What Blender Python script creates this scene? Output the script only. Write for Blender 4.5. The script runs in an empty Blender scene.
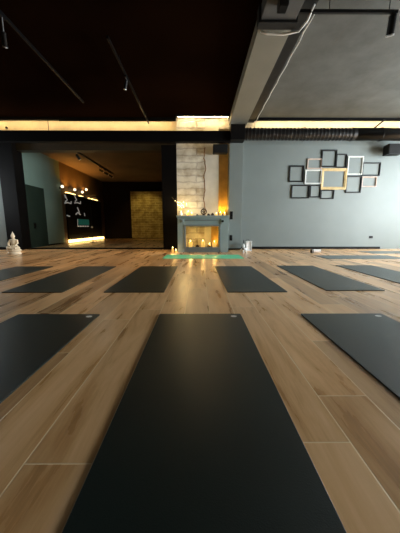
import bpy, bmesh, math, random
from mathutils import Vector, Matrix
random.seed(7)
C = bpy.context.scene.collection
S = bpy.context.scene
PI = math.pi

# ------------------------------------------------------------------ materials
def nt(name):
    m = bpy.data.materials.new(name); m.use_nodes = True
    t = m.node_tree
    b = t.nodes['Principled BSDF']
    return m, t, b
def N(t, kind, **kw):
    n = t.nodes.new(kind)
    for k, v in kw.items():
        if k.startswith('i_'):
            n.inputs[k[2:].replace('_', ' ')].default_value = v
        else: setattr(n, k, v)
    return n
def pm(name, col, rough=0.6, metal=0.0, var=0.12, scale=6.0, bump=0.0, bscale=80.0, spec=0.5, emit=None, estr=0.0, trans=0.0):
    m, t, b = nt(name)
    tc = N(t, 'ShaderNodeTexCoord')
    no = N(t, 'ShaderNodeTexNoise', i_Scale=scale, i_Detail=4.0)
    t.links.new(tc.outputs['Object'], no.inputs['Vector'])
    r = N(t, 'ShaderNodeValToRGB')
    lo = [c * (1 - var) for c in col]; hi = [min(1, c * (1 + var)) for c in col]
    r.color_ramp.elements[0].position = 0.3; r.color_ramp.elements[1].position = 0.7
    r.color_ramp.elements[0].color = (*lo, 1); r.color_ramp.elements[1].color = (*hi, 1)
    t.links.new(no.outputs['Fac'], r.inputs['Fac'])
    t.links.new(r.outputs['Color'], b.inputs['Base Color'])
    b.inputs['Roughness'].default_value = rough
    b.inputs['Metallic'].default_value = metal
    b.inputs['Specular IOR Level'].default_value = spec
    b.inputs['Transmission Weight'].default_value = trans
    if emit:
        b.inputs['Emission Color'].default_value = (*emit, 1); b.inputs['Emission Strength'].default_value = estr
    if bump:
        n2 = N(t, 'ShaderNodeTexNoise', i_Scale=bscale, i_Detail=3.0)
        t.links.new(tc.outputs['Object'], n2.inputs['Vector'])
        bp = N(t, 'ShaderNodeBump', i_Strength=bump, i_Distance=0.01)
        t.links.new(n2.outputs['Fac'], bp.inputs['Height'])
        t.links.new(bp.outputs['Normal'], b.inputs['Normal'])
    return m

def mathn(t, op, a, b=None, c=None):
    n = t.nodes.new('ShaderNodeMath'); n.operation = op
    for i, v in enumerate((a, b, c)):
        if v is None: continue
        if isinstance(v, (int, float)): n.inputs[i].default_value = v
        else: t.links.new(v, n.inputs[i])
    return n.outputs[0]

def floor_material():
    m, t, b = nt('oak_plank_floor')
    tc = N(t, 'ShaderNodeTexCoord'); sp = N(t, 'ShaderNodeSeparateXYZ')
    t.links.new(tc.outputs['Object'], sp.inputs[0])
    x, y = sp.outputs[0], sp.outputs[1]
    W, L = 0.206, 1.42
    px = mathn(t, 'DIVIDE', mathn(t, 'ADD', x, 0.526 + W * 60), W)
    ix = mathn(t, 'FLOOR', px); fx = mathn(t, 'FRACT', px)
    w1 = N(t, 'ShaderNodeTexWhiteNoise', noise_dimensions='1D'); t.links.new(ix, w1.inputs['W'])
    py = mathn(t, 'ADD', mathn(t, 'DIVIDE', y, L), mathn(t, 'ADD', mathn(t, 'MULTIPLY', ix, 0.7375), mathn(t, 'MULTIPLY', mathn(t, 'SINE', mathn(t, 'MULTIPLY', ix, PI/2)), 0.1)))
    py = mathn(t, 'ADD', py, 40.2894)
    iy = mathn(t, 'FLOOR', py); fy = mathn(t, 'FRACT', py)
    cb = N(t, 'ShaderNodeCombineXYZ'); t.links.new(ix, cb.inputs[0]); t.links.new(iy, cb.inputs[1])
    w2 = N(t, 'ShaderNodeTexWhiteNoise', noise_dimensions='2D'); t.links.new(cb.outputs[0], w2.inputs['Vector'])
    # grain: stretched noise, shifted per plank
    g = N(t, 'ShaderNodeCombineXYZ')
    t.links.new(mathn(t, 'MULTIPLY', x, 9.0), g.inputs[0])
    t.links.new(mathn(t, 'MULTIPLY', y, 1.1), g.inputs[1])
    t.links.new(mathn(t, 'MULTIPLY', w2.outputs['Value'], 60.0), g.inputs[2])
    n1 = N(t, 'ShaderNodeTexNoise', i_Scale=1.0, i_Detail=6.0, i_Roughness=0.6, i_Distortion=0.45)
    t.links.new(g.outputs[0], n1.inputs['Vector'])
    g2 = N(t, 'ShaderNodeCombineXYZ')
    t.links.new(mathn(t, 'MULTIPLY', x, 90.0), g2.inputs[0])
    t.links.new(mathn(t, 'MULTIPLY', y, 5.0), g2.inputs[1])
    t.links.new(mathn(t, 'MULTIPLY', w2.outputs['Value'], 33.0), g2.inputs[2])
    n2 = N(t, 'ShaderNodeTexNoise', i_Scale=1.0, i_Detail=3.0)
    t.links.new(g2.outputs[0], n2.inputs['Vector'])
    cr = N(t, 'ShaderNodeValToRGB')
    e = cr.color_ramp.elements
    e[0].position = 0.22; e[0].color = (0.20, 0.094, 0.036, 1)
    e[1].position = 0.72; e[1].color = (0.74, 0.475, 0.25, 1)
    k = e.new(0.41); k.color = (0.50, 0.272, 0.108, 1)
    k = e.new(0.54); k.color = (0.64, 0.385, 0.18, 1)
    gsum = mathn(t, 'ADD', n1.outputs['Fac'], mathn(t, 'MULTIPLY', mathn(t, 'SUBTRACT', n2.outputs['Fac'], 0.5), 0.16))
    gsum = mathn(t, 'ADD', gsum, mathn(t, 'MULTIPLY', mathn(t, 'SUBTRACT', w2.outputs['Value'], 0.5), 0.12))
    t.links.new(gsum, cr.inputs['Fac'])
    # seams: pale worn bevel plus thin dark joint
    dx = mathn(t, 'MULTIPLY', mathn(t, 'MINIMUM', fx, mathn(t, 'SUBTRACT', 1.0, fx)), W)
    dy = mathn(t, 'MULTIPLY', mathn(t, 'MINIMUM', fy, mathn(t, 'SUBTRACT', 1.0, fy)), L)
    d = mathn(t, 'MINIMUM', dx, dy)
    pale = mathn(t, 'LESS_THAN', d, 0.0024)
    mx = N(t, 'ShaderNodeMix', data_type='RGBA')
    t.links.new(mathn(t, 'MULTIPLY', pale, 0.9), mx.inputs[0])
    tone = N(t, 'ShaderNodeHueSaturation'); t.links.new(cr.outputs['Color'], tone.inputs['Color'])
    t.links.new(mathn(t, 'ADD', 0.80, mathn(t, 'MULTIPLY', w2.outputs['Value'], 0.50)), tone.inputs['Value'])
    t.links.new(tone.outputs['Color'], mx.inputs[6]); mx.inputs[7].default_value = (0.85, 0.66, 0.40, 1)
    t.links.new(mx.outputs[2], b.inputs['Base Color'])
    t.links.new(mathn(t, 'ADD', 0.25, mathn(t, 'MULTIPLY', n1.outputs['Fac'], 0.06)), b.inputs['Roughness'])
    bp = N(t, 'ShaderNodeBump', i_Strength=0.25, i_Distance=0.004)
    h = mathn(t, 'ADD', mathn(t, 'MULTIPLY', n2.outputs['Fac'], 0.10), mathn(t, 'MULTIPLY', mathn(t, 'MINIMUM', d, 0.003), 200.0))
    t.links.new(h, bp.inputs['Height']); t.links.new(bp.outputs['Normal'], b.inputs['Normal'])
    return m

def brick_material(name, c1, c2, mortar, sx=1.0, scale=1.0, rough=0.85, stain=None):
    m, t, b = nt(name)
    tc = N(t, 'ShaderNodeTexCoord'); sp = N(t, 'ShaderNodeSeparateXYZ'); t.links.new(tc.outputs['Object'], sp.inputs[0])
    cb = N(t, 'ShaderNodeCombineXYZ'); t.links.new(sp.outputs[0], cb.inputs[0]); t.links.new(sp.outputs[2], cb.inputs[1])
    nz = N(t, 'ShaderNodeTexNoise', i_Scale=5.0, i_Detail=5.0); t.links.new(tc.outputs['Object'], nz.inputs['Vector'])
    ad = N(t, 'ShaderNodeMixRGB', blend_type='ADD'); ad.inputs[0].default_value = 0.10
    t.links.new(cb.outputs[0], ad.inputs[1]); t.links.new(nz.outputs['Color'], ad.inputs[2])
    br = N(t, 'ShaderNodeTexBrick', i_Scale=scale)
    br.inputs['Color1'].default_value = (*c1, 1); br.inputs['Color2'].default_value = (*c2, 1); br.inputs['Mortar'].default_value = (*mortar, 1)
    br.inputs['Mortar Size'].default_value = 0.012; br.inputs['Brick Width'].default_value = 0.3 * sx; br.inputs['Row Height'].default_value = 0.105
    t.links.new(ad.outputs[0], br.inputs['Vector'])
    out = br.outputs['Color']
    n2 = N(t, 'ShaderNodeTexNoise', i_Scale=3.5, i_Detail=6.0); t.links.new(tc.outputs['Object'], n2.inputs['Vector'])
    r = N(t, 'ShaderNodeValToRGB'); r.color_ramp.elements[0].position = 0.36; r.color_ramp.elements[1].position = 0.6
    r.color_ramp.elements[0].color = (0.52, 0.45, 0.36, 1); r.color_ramp.elements[1].color = (1, 1, 1, 1)
    t.links.new(n2.outputs['Fac'], r.inputs['Fac'])
    mu = N(t, 'ShaderNodeMixRGB', blend_type='MULTIPLY'); mu.inputs[0].default_value = 0.85
    t.links.new(out, mu.inputs[1]); t.links.new(r.outputs['Color'], mu.inputs[2])
    t.links.new(mu.outputs[0], b.inputs['Base Color'])
    b.inputs['Roughness'].default_value = rough
    bp = N(t, 'ShaderNodeBump', i_Strength=0.7, i_Distance=0.02)
    t.links.new(mathn(t, 'ADD', mathn(t, 'MULTIPLY', br.outputs['Fac'], -1.0), n2.outputs['Fac']), bp.inputs['Height'])
    t.links.new(bp.outputs['Normal'], b.inputs['Normal'])
    return m

def concrete_material():
    m, t, b = nt('shuttered_concrete')
    tc = N(t, 'ShaderNodeTexCoord'); sp = N(t, 'ShaderNodeSeparateXYZ'); t.links.new(tc.outputs['Object'], sp.inputs[0])
    n1 = N(t, 'ShaderNodeTexNoise', i_Scale=1.2, i_Detail=7.0, i_Roughness=0.65); t.links.new(tc.outputs['Object'], n1.inputs['Vector'])
    r = N(t, 'ShaderNodeValToRGB')
    r.color_ramp.elements[0].position = 0.3; r.color_ramp.elements[1].position = 0.72
    r.color_ramp.elements[0].color = (0.042, 0.044, 0.038, 1); r.color_ramp.elements[1].color = (0.086, 0.090, 0.082, 1)
    t.links.new(n1.outputs['Fac'], r.inputs['Fac'])
    f = mathn(t, 'FRACT', mathn(t, 'DIVIDE', mathn(t, 'ADD', sp.outputs[0], 10.05), 0.62))
    seam = mathn(t, 'LESS_THAN', f, 0.03)
    n2 = N(t, 'ShaderNodeTexNoise', i_Scale=0.9, i_Detail=2.0); t.links.new(tc.outputs['Object'], n2.inputs['Vector'])
    seam = mathn(t, 'MULTIPLY', seam, mathn(t, 'GREATER_THAN', n2.outputs['Fac'], 0.47))
    mx = N(t, 'ShaderNodeMix', data_type='RGBA'); t.links.new(mathn(t, 'MULTIPLY', seam, 0.55), mx.inputs[0])
    t.links.new(r.outputs['Color'], mx.inputs[6]); mx.inputs[7].default_value = (0.06, 0.055, 0.045, 1)
    t.links.new(mx.outputs[2], b.inputs['Base Color']); b.inputs['Roughness'].default_value = 0.8
    bp = N(t, 'ShaderNodeBump', i_Strength=0.2, i_Distance=0.02); t.links.new(n1.outputs['Fac'], bp.inputs['Height']); t.links.new(bp.outputs['Normal'], b.inputs['Normal'])
    return m

def mat_rubber(name, col, rough=0.5, spec=0.42):
    m, t, b = nt(name)
    tc = N(t, 'ShaderNodeTexCoord')
    n1 = N(t, 'ShaderNodeTexNoise', i_Scale=5.0, i_Detail=3.0); t.links.new(tc.outputs['Object'], n1.inputs['Vector'])
    r = N(t, 'ShaderNodeValToRGB'); r.color_ramp.elements[0].color = (*[c * .85 for c in col], 1); r.color_ramp.elements[1].color = (*[c * 1.15 for c in col], 1)
    t.links.new(n1.outputs['Fac'], r.inputs['Fac']); t.links.new(r.outputs['Color'], b.inputs['Base Color'])
    b.inputs['Roughness'].default_value = rough; b.inputs['Specular IOR Level'].default_value = spec
    v = N(t, 'ShaderNodeTexVoronoi', i_Scale=260.0); t.links.new(tc.outputs['Object'], v.inputs['Vector'])
    bp = N(t, 'ShaderNodeBump', i_Strength=0.12, i_Distance=0.002); t.links.new(v.outputs['Distance'], bp.inputs['Height']); t.links.new(bp.outputs['Normal'], b.inputs['Normal'])
    return m

def glass_pane(name):
    m, t, b = nt(name)
    t.nodes.remove(b)
    o = t.nodes['Material Output']
    tr = N(t, 'ShaderNodeBsdfTransparent'); gl = N(t, 'ShaderNodeBsdfGlossy'); gl.inputs['Roughness'].default_value = 0.02
    mx = N(t, 'ShaderNodeMixShader'); mx.inputs[0].default_value = 0.08
    t.links.new(tr.outputs[0], mx.inputs[1]); t.links.new(gl.outputs[0], mx.inputs[2]); t.links.new(mx.outputs[0], o.inputs['Surface'])
    return m

M = dict(
    floor=floor_material(), concrete=concrete_material(), pane=glass_pane('window_glass'),
    wall=pm('blue_grey_paint', (0.165, 0.194, 0.188), 0.55, var=0.05, scale=1.5, bump=0.05, bscale=120),
    joinery=pm('teal_grey_lacquer', (0.27, 0.345, 0.34), 0.45, var=0.05, scale=3),
    tealwall=pm('green_grey_paint', (0.19, 0.275, 0.24), 0.65, var=0.05, scale=1.5, spec=0.2),
    doorpaint=pm('dark_green_grey_paint', (0.022, 0.035, 0.026), 0.7, var=0.06, scale=2, spec=0.05),
    blackpaint=pm('black_paint', (0.0030, 0.0026, 0.0026), 0.5, var=0.25, scale=2, spec=0.12),
    blackceil=pm('dark_ceiling_paint', (0.007, 0.003, 0.0014), 0.6, var=0.35, scale=0.5, spec=0.0),
    blackmetal=pm('black_metal', (0.004, 0.004, 0.0045), 0.35, 0.0, var=0.2, spec=0.3),
    duct=pm('black_lacquered_duct', (0.004, 0.004, 0.0045), 0.28, 0.0, var=0.15, spec=0.5),
    darkwall=pm('dark_red_brown_wall', (0.006, 0.0022, 0.0012), 0.6, var=0.3, scale=1.2, spec=0.1),
    amberceil=pm('plaster_ceiling', (0.11, 0.075, 0.045), 0.7, var=0.25, scale=1.0),
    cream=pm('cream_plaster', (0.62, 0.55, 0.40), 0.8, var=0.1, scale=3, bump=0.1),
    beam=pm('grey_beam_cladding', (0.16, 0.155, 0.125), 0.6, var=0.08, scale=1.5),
    beamdark=pm('shaded_beam_grey', (0.055, 0.055, 0.052), 0.8, var=0.15, scale=2),  # darker copy of the beam grey, shade of the near end painted in
    darksteel=pm('dark_steel', (0.014, 0.014, 0.0145), 0.5, 0.4, var=0.3),
    steel=pm('galvanised_steel', (0.5, 0.5, 0.5), 0.35, 0.8),
    whitecable=pm('white_plastic', (0.72, 0.72, 0.70), 0.45, var=0.05),
    brick=brick_material('whitewashed_brick', (0.72, 0.68, 0.57), (0.68, 0.64, 0.54), (0.54, 0.50, 0.42), sx=2.4, scale=0.55),
    darkbrick=brick_material('olive_brick', (0.36, 0.28, 0.10), (0.26, 0.19, 0.06), (0.42, 0.35, 0.18), sx=0.9, scale=0.75),
    plaster=pm('smooth_plaster', (0.62, 0.58, 0.49), 0.8, var=0.14, scale=2.5, bump=0.2, bscale=20),
    rust=pm('rust_stain', (0.22, 0.10, 0.03), 0.9, var=0.5, scale=8),
    recess=pm('ochre_plaster', (0.62, 0.40, 0.14), 0.8, var=0.2, scale=3, bump=0.2, bscale=20),
    mat=mat_rubber('dark_green_rubber', (0.008, 0.015, 0.0128), 0.36, 0.55),
    matgrey=mat_rubber('grey_green_rubber', (0.11, 0.14, 0.14), 0.5),
    matteal=mat_rubber('jade_green_rubber', (0.15, 0.74, 0.42), 0.5),
    logo=pm('pale_print', (0.75, 0.75, 0.70), 0.5, var=0.03),
    fblack=pm('black_frame_wood', (0.006, 0.0065, 0.007), 0.4, var=0.2, spec=0.3),
    fcopper=pm('beige_frame_wood', (0.44, 0.34, 0.28), 0.5, var=0.1),
    fwhite=pm('white_frame_wood', (0.62, 0.64, 0.61), 0.5, var=0.04),
    fgold=pm('gold_frame_leaf', (0.47, 0.34, 0.15), 0.4, 0.15, var=0.15, scale=20),
    statue=pm('cream_stone', (0.86, 0.77, 0.60), 0.6, var=0.05, scale=12),
    wax=pm('glowing_wax', (0.62, 0.40, 0.12), 0.5, var=0.05, emit=(1.0, 0.58, 0.13), estr=0.75),  # flame glow put into the wax colour and emission
    flame=pm('candle_flame', (1, 0.8, 0.4), 0.5, emit=(1.0, 0.72, 0.25), estr=14),
    bulb=pm('warm_bulb', (1, 0.8, 0.5), 0.4, emit=(1.0, 0.74, 0.36), estr=9),
    bulbsoft=pm('soft_globe', (1, 0.9, 0.75), 0.4, emit=(1.0, 0.86, 0.62), estr=2.0),
    led=pm('led_strip_glow', (1, 0.85, 0.5), 0.5, emit=(1.0, 0.66, 0.24), estr=10),
    ledtop=pm('led_strip_ceiling_glow', (1, 0.85, 0.5), 0.5, emit=(1.0, 0.74, 0.40), estr=62),
    ledtopdim=pm('led_strip_ceiling_dim', (1, 0.85, 0.5), 0.5, emit=(1.0, 0.66, 0.30), estr=40),
    led2=pm('led_strip_amber', (1, 0.85, 0.5), 0.5, emit=(1.0, 0.62, 0.20), estr=7),
    twig=pm('pale_twig', (0.42, 0.30, 0.14), 0.8, var=0.2, scale=20),
    pine=pm('dark_cone', (0.045, 0.026, 0.012), 0.8, var=0.4, scale=30),
    ringd=pm('dark_wood_ring', (0.06, 0.035, 0.018), 0.6, var=0.3, scale=20),
    whiteprop=pm('white_gloss', (0.82, 0.84, 0.84), 0.4, var=0.03),
    towel=pm('white_towel', (0.85, 0.80, 0.77), 0.9, var=0.06, scale=30, bump=0.4, bscale=150),
    board=pm('black_board', (0.003, 0.003, 0.003), 0.6, var=0.2, spec=0.15),
    chalk=pm('white_lettering_glow', (0.75, 0.76, 0.74), 0.6, var=0.05, emit=(0.9, 0.92, 0.9), estr=0.12),  # marks are no lamp, faint glow added to their colour
    tealprint=pm('teal_print_glow', (0.03, 0.30, 0.24), 0.6, var=0.1, emit=(0.05, 0.5, 0.4), estr=0.06),  # printed patch with a faint glow added, not a lamp
    socket=pm('black_plastic', (0.004, 0.004, 0.004), 0.4, var=0.1, spec=0.25),
    speaker=pm('black_speaker', (0.004, 0.004, 0.004), 0.55, var=0.2, spec=0.2),
    grille=pm('speaker_grille', (0.006, 0.006, 0.006), 0.7, var=0.3, scale=200, spec=0.2),
    greenprop=pm('green_leaf', (0.12, 0.32, 0.12), 0.5, var=0.2),
)

# ------------------------------------------------------------------ mesh builders
class MB:
    def __init__(s): s.bm = bmesh.new()
    def box(s, x0, x1, y0, y1, z0, z1, rot=None, bev=0.0):
        mt = Matrix.Translation(((x0+x1)/2, (y0+y1)/2, (z0+z1)/2))
        if rot is not None: mt = mt @ rot.to_4x4()
        mt = mt @ Matrix.Diagonal((abs(x1-x0), abs(y1-y0), abs(z1-z0), 1))
        r = bmesh.ops.create_cube(s.bm, size=1.0, matrix=mt)
        if bev:
            ed = list({e for v in r['verts'] for e in v.link_edges})
            bmesh.ops.bevel(s.bm, geom=ed, offset=bev, segments=2, profile=0.6, affect='EDGES')
        return s
    def cyl(s, a, b, r0, r1=None, seg=20):
        a, b = Vector(a), Vector(b); d = b - a
        q = Vector((0, 0, 1)).rotation_difference(d).to_matrix().to_4x4()
        bmesh.ops.create_cone(s.bm, cap_ends=True, segments=seg, radius1=r0, radius2=r0 if r1 is None else r1,
                              depth=d.length, matrix=Matrix.Translation((a+b)/2) @ q)
        return s
    def ball(s, c, rx, ry=None, rz=None, seg=20, rot=None):
        ry = rx if ry is None else ry; rz = rx if rz is None else rz
        mt = Matrix.Translation(c)
        if rot is not None: mt = mt @ rot.to_4x4()
        bmesh.ops.create_uvsphere(s.bm, u_segments=seg, v_segments=max(8, seg // 2), radius=1.0, matrix=mt @ Matrix.Diagonal((rx, ry, rz, 1)))
        return s
    def lathe(s, prof, c=(0, 0, 0), seg=28, axis=None):
        rings = []
        for r, z in prof:
            rings.append([s.bm.verts.new((c[0]+max(r, 1e-4)*math.cos(2*PI*k/seg), c[1]+max(r, 1e-4)*math.sin(2*PI*k/seg), c[2]+z)) for k in range(seg)])
        for a, b in zip(rings, rings[1:]):
            for k in range(seg): s.bm.faces.new((a[k], a[(k+1) % seg], b[(k+1) % seg], b[k]))
        s.bm.faces.new(list(reversed(rings[0]))); s.bm.faces.new(rings[-1])
        return s
    def tube(s, pts, r, seg=10, r_end=None):
        pts = [Vector(p) for p in pts]; rings = []
        n = len(pts)
        up = Vector((0.13, 0.21, 0.97))
        for i, p in enumerate(pts):
            d = (pts[min(i+1, n-1)] - pts[max(i-1, 0)]).normalized()
            u = d.cross(up)
            if u.length < 1e-3: u = d.cross(Vector((1, 0, 0)))
            u.normalize(); w = d.cross(u).normalized()
            rr = r if r_end is None else r + (r_end - r) * i / (n - 1)
            rings.append([s.bm.verts.new(p + u*rr*math.cos(2*PI*k/seg) + w*rr*math.sin(2*PI*k/seg)) for k in range(seg)])
        for a, b in zip(rings, rings[1:]):
            for k in range(seg): s.bm.faces.new((a[k], a[(k+1) % seg], b[(k+1) % seg], b[k]))
        s.bm.faces.new(list(reversed(rings[0]))); s.bm.faces.new(rings[-1])
        return s
    def torus(s, c, R, r, axis='Y', seg=28, sec=10):
        rings = []
        for i in range(seg):
            a = 2*PI*i/seg; ring = []
            for k in range(sec):
                b = 2*PI*k/sec; rad = R + r*math.cos(b)
                p = {'Y': (rad*math.cos(a), r*math.sin(b), rad*math.sin(a)), 'Z': (rad*math.cos(a), rad*math.sin(a), r*math.sin(b)), 'X': (r*math.sin(b), rad*math.cos(a), rad*math.sin(a))}[axis]
                ring.append(s.bm.verts.new(Vector(c) + Vector(p)))
            rings.append(ring)
        for i in range(seg):
            a, b = rings[i], rings[(i+1) % seg]
            for k in range(sec): s.bm.faces.new((a[k], a[(k+1) % sec], b[(k+1) % sec], b[k]))
        return s
    def ring_xz(s, x0, x1, z0, z1, w, y0, y1, inset=0.0):
        """a mitred rectangular picture-frame ring standing in the xz plane, front at y0"""
        def loop(i, y): return [s.bm.verts.new(p) for p in ((x0+i, y, z0+i), (x1-i, y, z0+i), (x1-i, y, z1-i), (x0+i, y, z1-i))]
        L = [loop(0, y1), loop(0, y0+0.004), loop(0.004, y0), loop(w*0.6, y0), loop(w, y0+inset+0.004), loop(w, y1)]
        for i in range(len(L)):
            a, b = L[i], L[(i+1) % len(L)]
            for k in range(4): s.bm.faces.new((a[k], a[(k+1) % 4], b[(k+1) % 4], b[k]))
        return s
    def build(s, name, mat, parent=None, smooth=False, sub=0, bevel=0):
        bmesh.ops.recalc_face_normals(s.bm, faces=s.bm.faces[:])
        me = bpy.data.meshes.new(name); s.bm.to_mesh(me); s.bm.free()
        o = bpy.data.objects.new(name, me); C.objects.link(o)
        me.materials.append(mat if not isinstance(mat, str) else M[mat])
        if smooth:
            for p in me.polygons: p.use_smooth = True
        if bevel:
            md = o.modifiers.new('bevel', 'BEVEL'); md.width = bevel; md.segments = 2; md.limit_method = 'ANGLE'
        if parent is not None: o.parent = parent
        return o

def tag(o, label, cat, group=None, kind=None):
    o['label'] = label; o['category'] = cat
    if group: o['group'] = group
    if kind: o['kind'] = kind
    return o
def thing(name, label, cat, loc=(0, 0, 0), rz=0.0, group=None):
    o = bpy.data.objects.new(name, None); C.objects.link(o)
    o.empty_display_size = 0.1
    o.location = loc; o.rotation_euler = (0, 0, rz)
    return tag(o, label, cat, group)
def struct(o): o['kind'] = 'structure'; return o

# ------------------------------------------------------------------ camera and its maths
F, VX, VH = 250.0, 198.5, 227.0
H = 0.705
TH = math.atan((266.5 - VH) / F)
def wp(u, v, Y):            # where the sight line through pixel (u, v) meets the plane y = Y
    fw = F*math.cos(TH) - (v-266.5)*math.sin(TH)
    t = Y / fw
    return (u - VX) * t, H - t * math.cos(TH) * (v - VH)
cam = bpy.data.cameras.new('camera'); co = bpy.data.objects.new('camera', cam); C.objects.link(co)
cam.sensor_fit = 'HORIZONTAL'; cam.sensor_width = 36.0; cam.lens = 36.0 * F / 400.0
cam.clip_start = 0.02
co.location = (0, 0, H); co.rotation_euler = (PI/2 - TH, 0, -math.atan(1.5 / F))
S.camera = co

# ------------------------------------------------------------------ the setting
YB = 8.1          # plane of the far wall
ZC = 3.85         # ceiling
XL, XR, YN = -8.0, 8.2, -4.5
YA = 15.5         # far wall of the adjoining room
struct(MB().box(XL-0.2, XR+0.2, YN-0.2, YA+0.2, -0.12, 0).build('floor', 'floor'))
struct(MB().box(0.9, XR+0.2, YN-0.2, YB+0.3, ZC, ZC+0.2).build('ceiling', 'concrete'))
struct(MB().box(XL-0.2, 0.9, YN-0.2, YB+0.3, ZC, ZC+0.2).build('ceiling_left', 'blackceil'))
struct(MB().box(1.32, XR+0.2, YB, YB+0.2, 0, ZC).build('wall_back', 'wall'))
struct(MB().box(XL-0.2, -5.97, 7.90, YB+0.2, 0, 3.4).build('wall_back_left', 'wall'))
wa, wb = 6.75, 7.4
struct(MB().box(XL-0.2, XL, YN, wa, 0, ZC).box(XL-0.2, XL, wb, YB, 0, ZC).box(XL-0.2, XL, wa, wb, 0, 1.2).box(XL-0.2, XL, wa, wb, 2.9, ZC).build('wall_left', 'doorpaint'))
m_ = MB()
for (y0, y1, z0, z1) in ((wa, wb, 1.2, 1.26), (wa, wb, 2.84, 2.9), (wa, wa+.06, 1.2, 2.9), (wb-.06, wb, 1.2, 2.9)): m_.box(XL-.12, XL-.06, y0, y1, z0, z1)
fr = struct(m_.build('window_4', 'blackmetal'))  # added window out of view, brightens the far left wall and statue
MB().box(XL-.095, XL-.085, wa+.05, wb-.05, 1.25, 2.85).build('window_pane', 'pane', fr)
l = bpy.data.lights.new('window_portal', 'AREA'); l.shape = 'RECTANGLE'; l.size = 1.7; l.size_y = wb-wa; l.cycles.is_portal = True
lo = bpy.data.objects.new('window_portal', l); C.objects.link(lo); lo.location = (XL-.25, (wa+wb)/2, 2.05); lo.rotation_euler = (0, -PI/2, 0)
struct(MB().box(XL-0.2, XR+0.2, YN-0.2, YN, 0, ZC).build('wall_front', 'doorpaint'))
# wall behind the cove light
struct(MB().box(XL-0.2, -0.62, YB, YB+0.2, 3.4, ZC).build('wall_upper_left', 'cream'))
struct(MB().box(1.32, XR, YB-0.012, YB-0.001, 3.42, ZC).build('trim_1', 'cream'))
m_ = MB()
m_.box(-4.51, -4.495, YB-0.012, YB+0.01, 3.4, ZC-0.005); struct(m_.build('trim_2', 'beamdark'))
t = thing('wall_knob', 'small dark round knob for a hole in the lit cove wall at far left', 'hook', (-5.74, YB, 3.64))
MB().cyl((0, -.03, 0), (0, 0, 0), .022).cyl((0, -.045, 0), (0, -.03, 0), .032).build('knob_body', 'blackmetal', t)  # knob stands in for a small dark hole
struct(MB().box(XL, -4.05, 7.85, 7.88, ZC-0.07, ZC).build('trim_3', 'blackpaint'))
struct(MB().box(-4.05, -0.66, 7.85, 7.88, ZC-0.10, ZC).build('trim_8', 'blackpaint'))
struct(MB().box(-0.66, 0.902, 7.66, 7.69, ZC-0.045, ZC).build('trim_9', 'blackpaint'))
struct(MB().box(1.405, XR, 7.85, 7.88, ZC-0.07, ZC).build('trim_10', 'blackpaint'))
# lintel over the opening, posts, threshold
struct(MB().box(-5.52, -0.66, YB-0.05, YB+0.2, 3.0, 3.4).build('lintel', pm('lintel_dark_paint', (0.016, 0.011, 0.004), 0.5, var=0.3)))
struct(MB().box(-5.97, -5.52, 7.88, YB+0.2, 0, 3.4).build('column', 'blackpaint'))
struct(MB().box(-1.10, -0.655, 7.86, YB+0.2, 0, 3.1).build('black_pier', 'blackpaint'))
struct(MB().box(-5.52, -1.10, YB-0.04, YB+0.06, 0, 0.045).build('trim_4', 'blackpaint'))
# main beam overhead
xb0, xb1 = 0.902, 1.405
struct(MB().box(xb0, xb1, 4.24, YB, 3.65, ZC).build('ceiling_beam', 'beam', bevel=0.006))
struct(MB().box(xb0, xb1, YN, 4.24, 3.655, ZC).build('ceiling_beam_near', 'beamdark', bevel=0.006))  # same beam, near end coloured darker where little light reaches
struct(MB().box(xb1, 1.66, YN, YB-0.05, 3.79, ZC).build('trim_5', 'darksteel'))
# black cross beam along the left half
struct(MB().box(XL, 0.92, 7.55, 7.72, 3.095, 3.385).build('crossbeam', 'blackpaint', bevel=0.006))
# skirting
struct(MB().box(1.32, 5.9, YB-0.018, YB, 0, 0.075).build('baseboard_right', 'blackpaint'))
struct(MB().box(XL, -5.97, 7.882, 7.9, 0, 0.08).build('baseboard_left', 'blackpaint'))

# right side wall with unseen windows, placed to let in the daylight
WINS = [(2.2, 3.7), (3.95, 5.45), (5.7, 7.1)]
wz0, wz1 = 0.35, 3.25
edges = [YN] + [e for w in WINS for e in w] + [YB]
m_ = MB()
m_.box(XR, XR+0.2, YN, YB, 0, wz0); m_.box(XR, XR+0.2, YN, YB, wz1, ZC)
for a, b in zip(edges[0::2], edges[1::2]): m_.box(XR, XR+0.2, a, b, wz0, wz1)
struct(m_.build('wall_right', 'wall'))
for k, (a, b) in enumerate(WINS):
    m_ = MB()
    for (y0, y1, z0, z1) in ((a, b, wz0, wz0+.06), (a, b, wz1-.06, wz1), (a, a+.06, wz0, wz1), (b-.06, b, wz0, wz1), ((a+b)/2-.03, (a+b)/2+.03, wz0, wz1)):
        m_.box(XR+0.06, XR+0.12, y0, y1, z0, z1)
    fr = struct(m_.build('window_%d' % (k+1), 'blackmetal'))
    MB().box(XR+0.085, XR+0.095, a+.05, b-.05, wz0+.05, wz1-.05).build('window_pane', 'pane', fr)
    l = bpy.data.lights.new('window_portal', 'AREA'); l.shape = 'RECTANGLE'; l.size = wz1-wz0; l.size_y = b-a
    l.cycles.is_portal = True
    lo = bpy.data.objects.new('window_portal', l); C.objects.link(lo)
    lo.location = (XR+0.25, (a+b)/2, (wz0+wz1)/2); lo.rotation_euler = (0, PI/2, 0)

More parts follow.
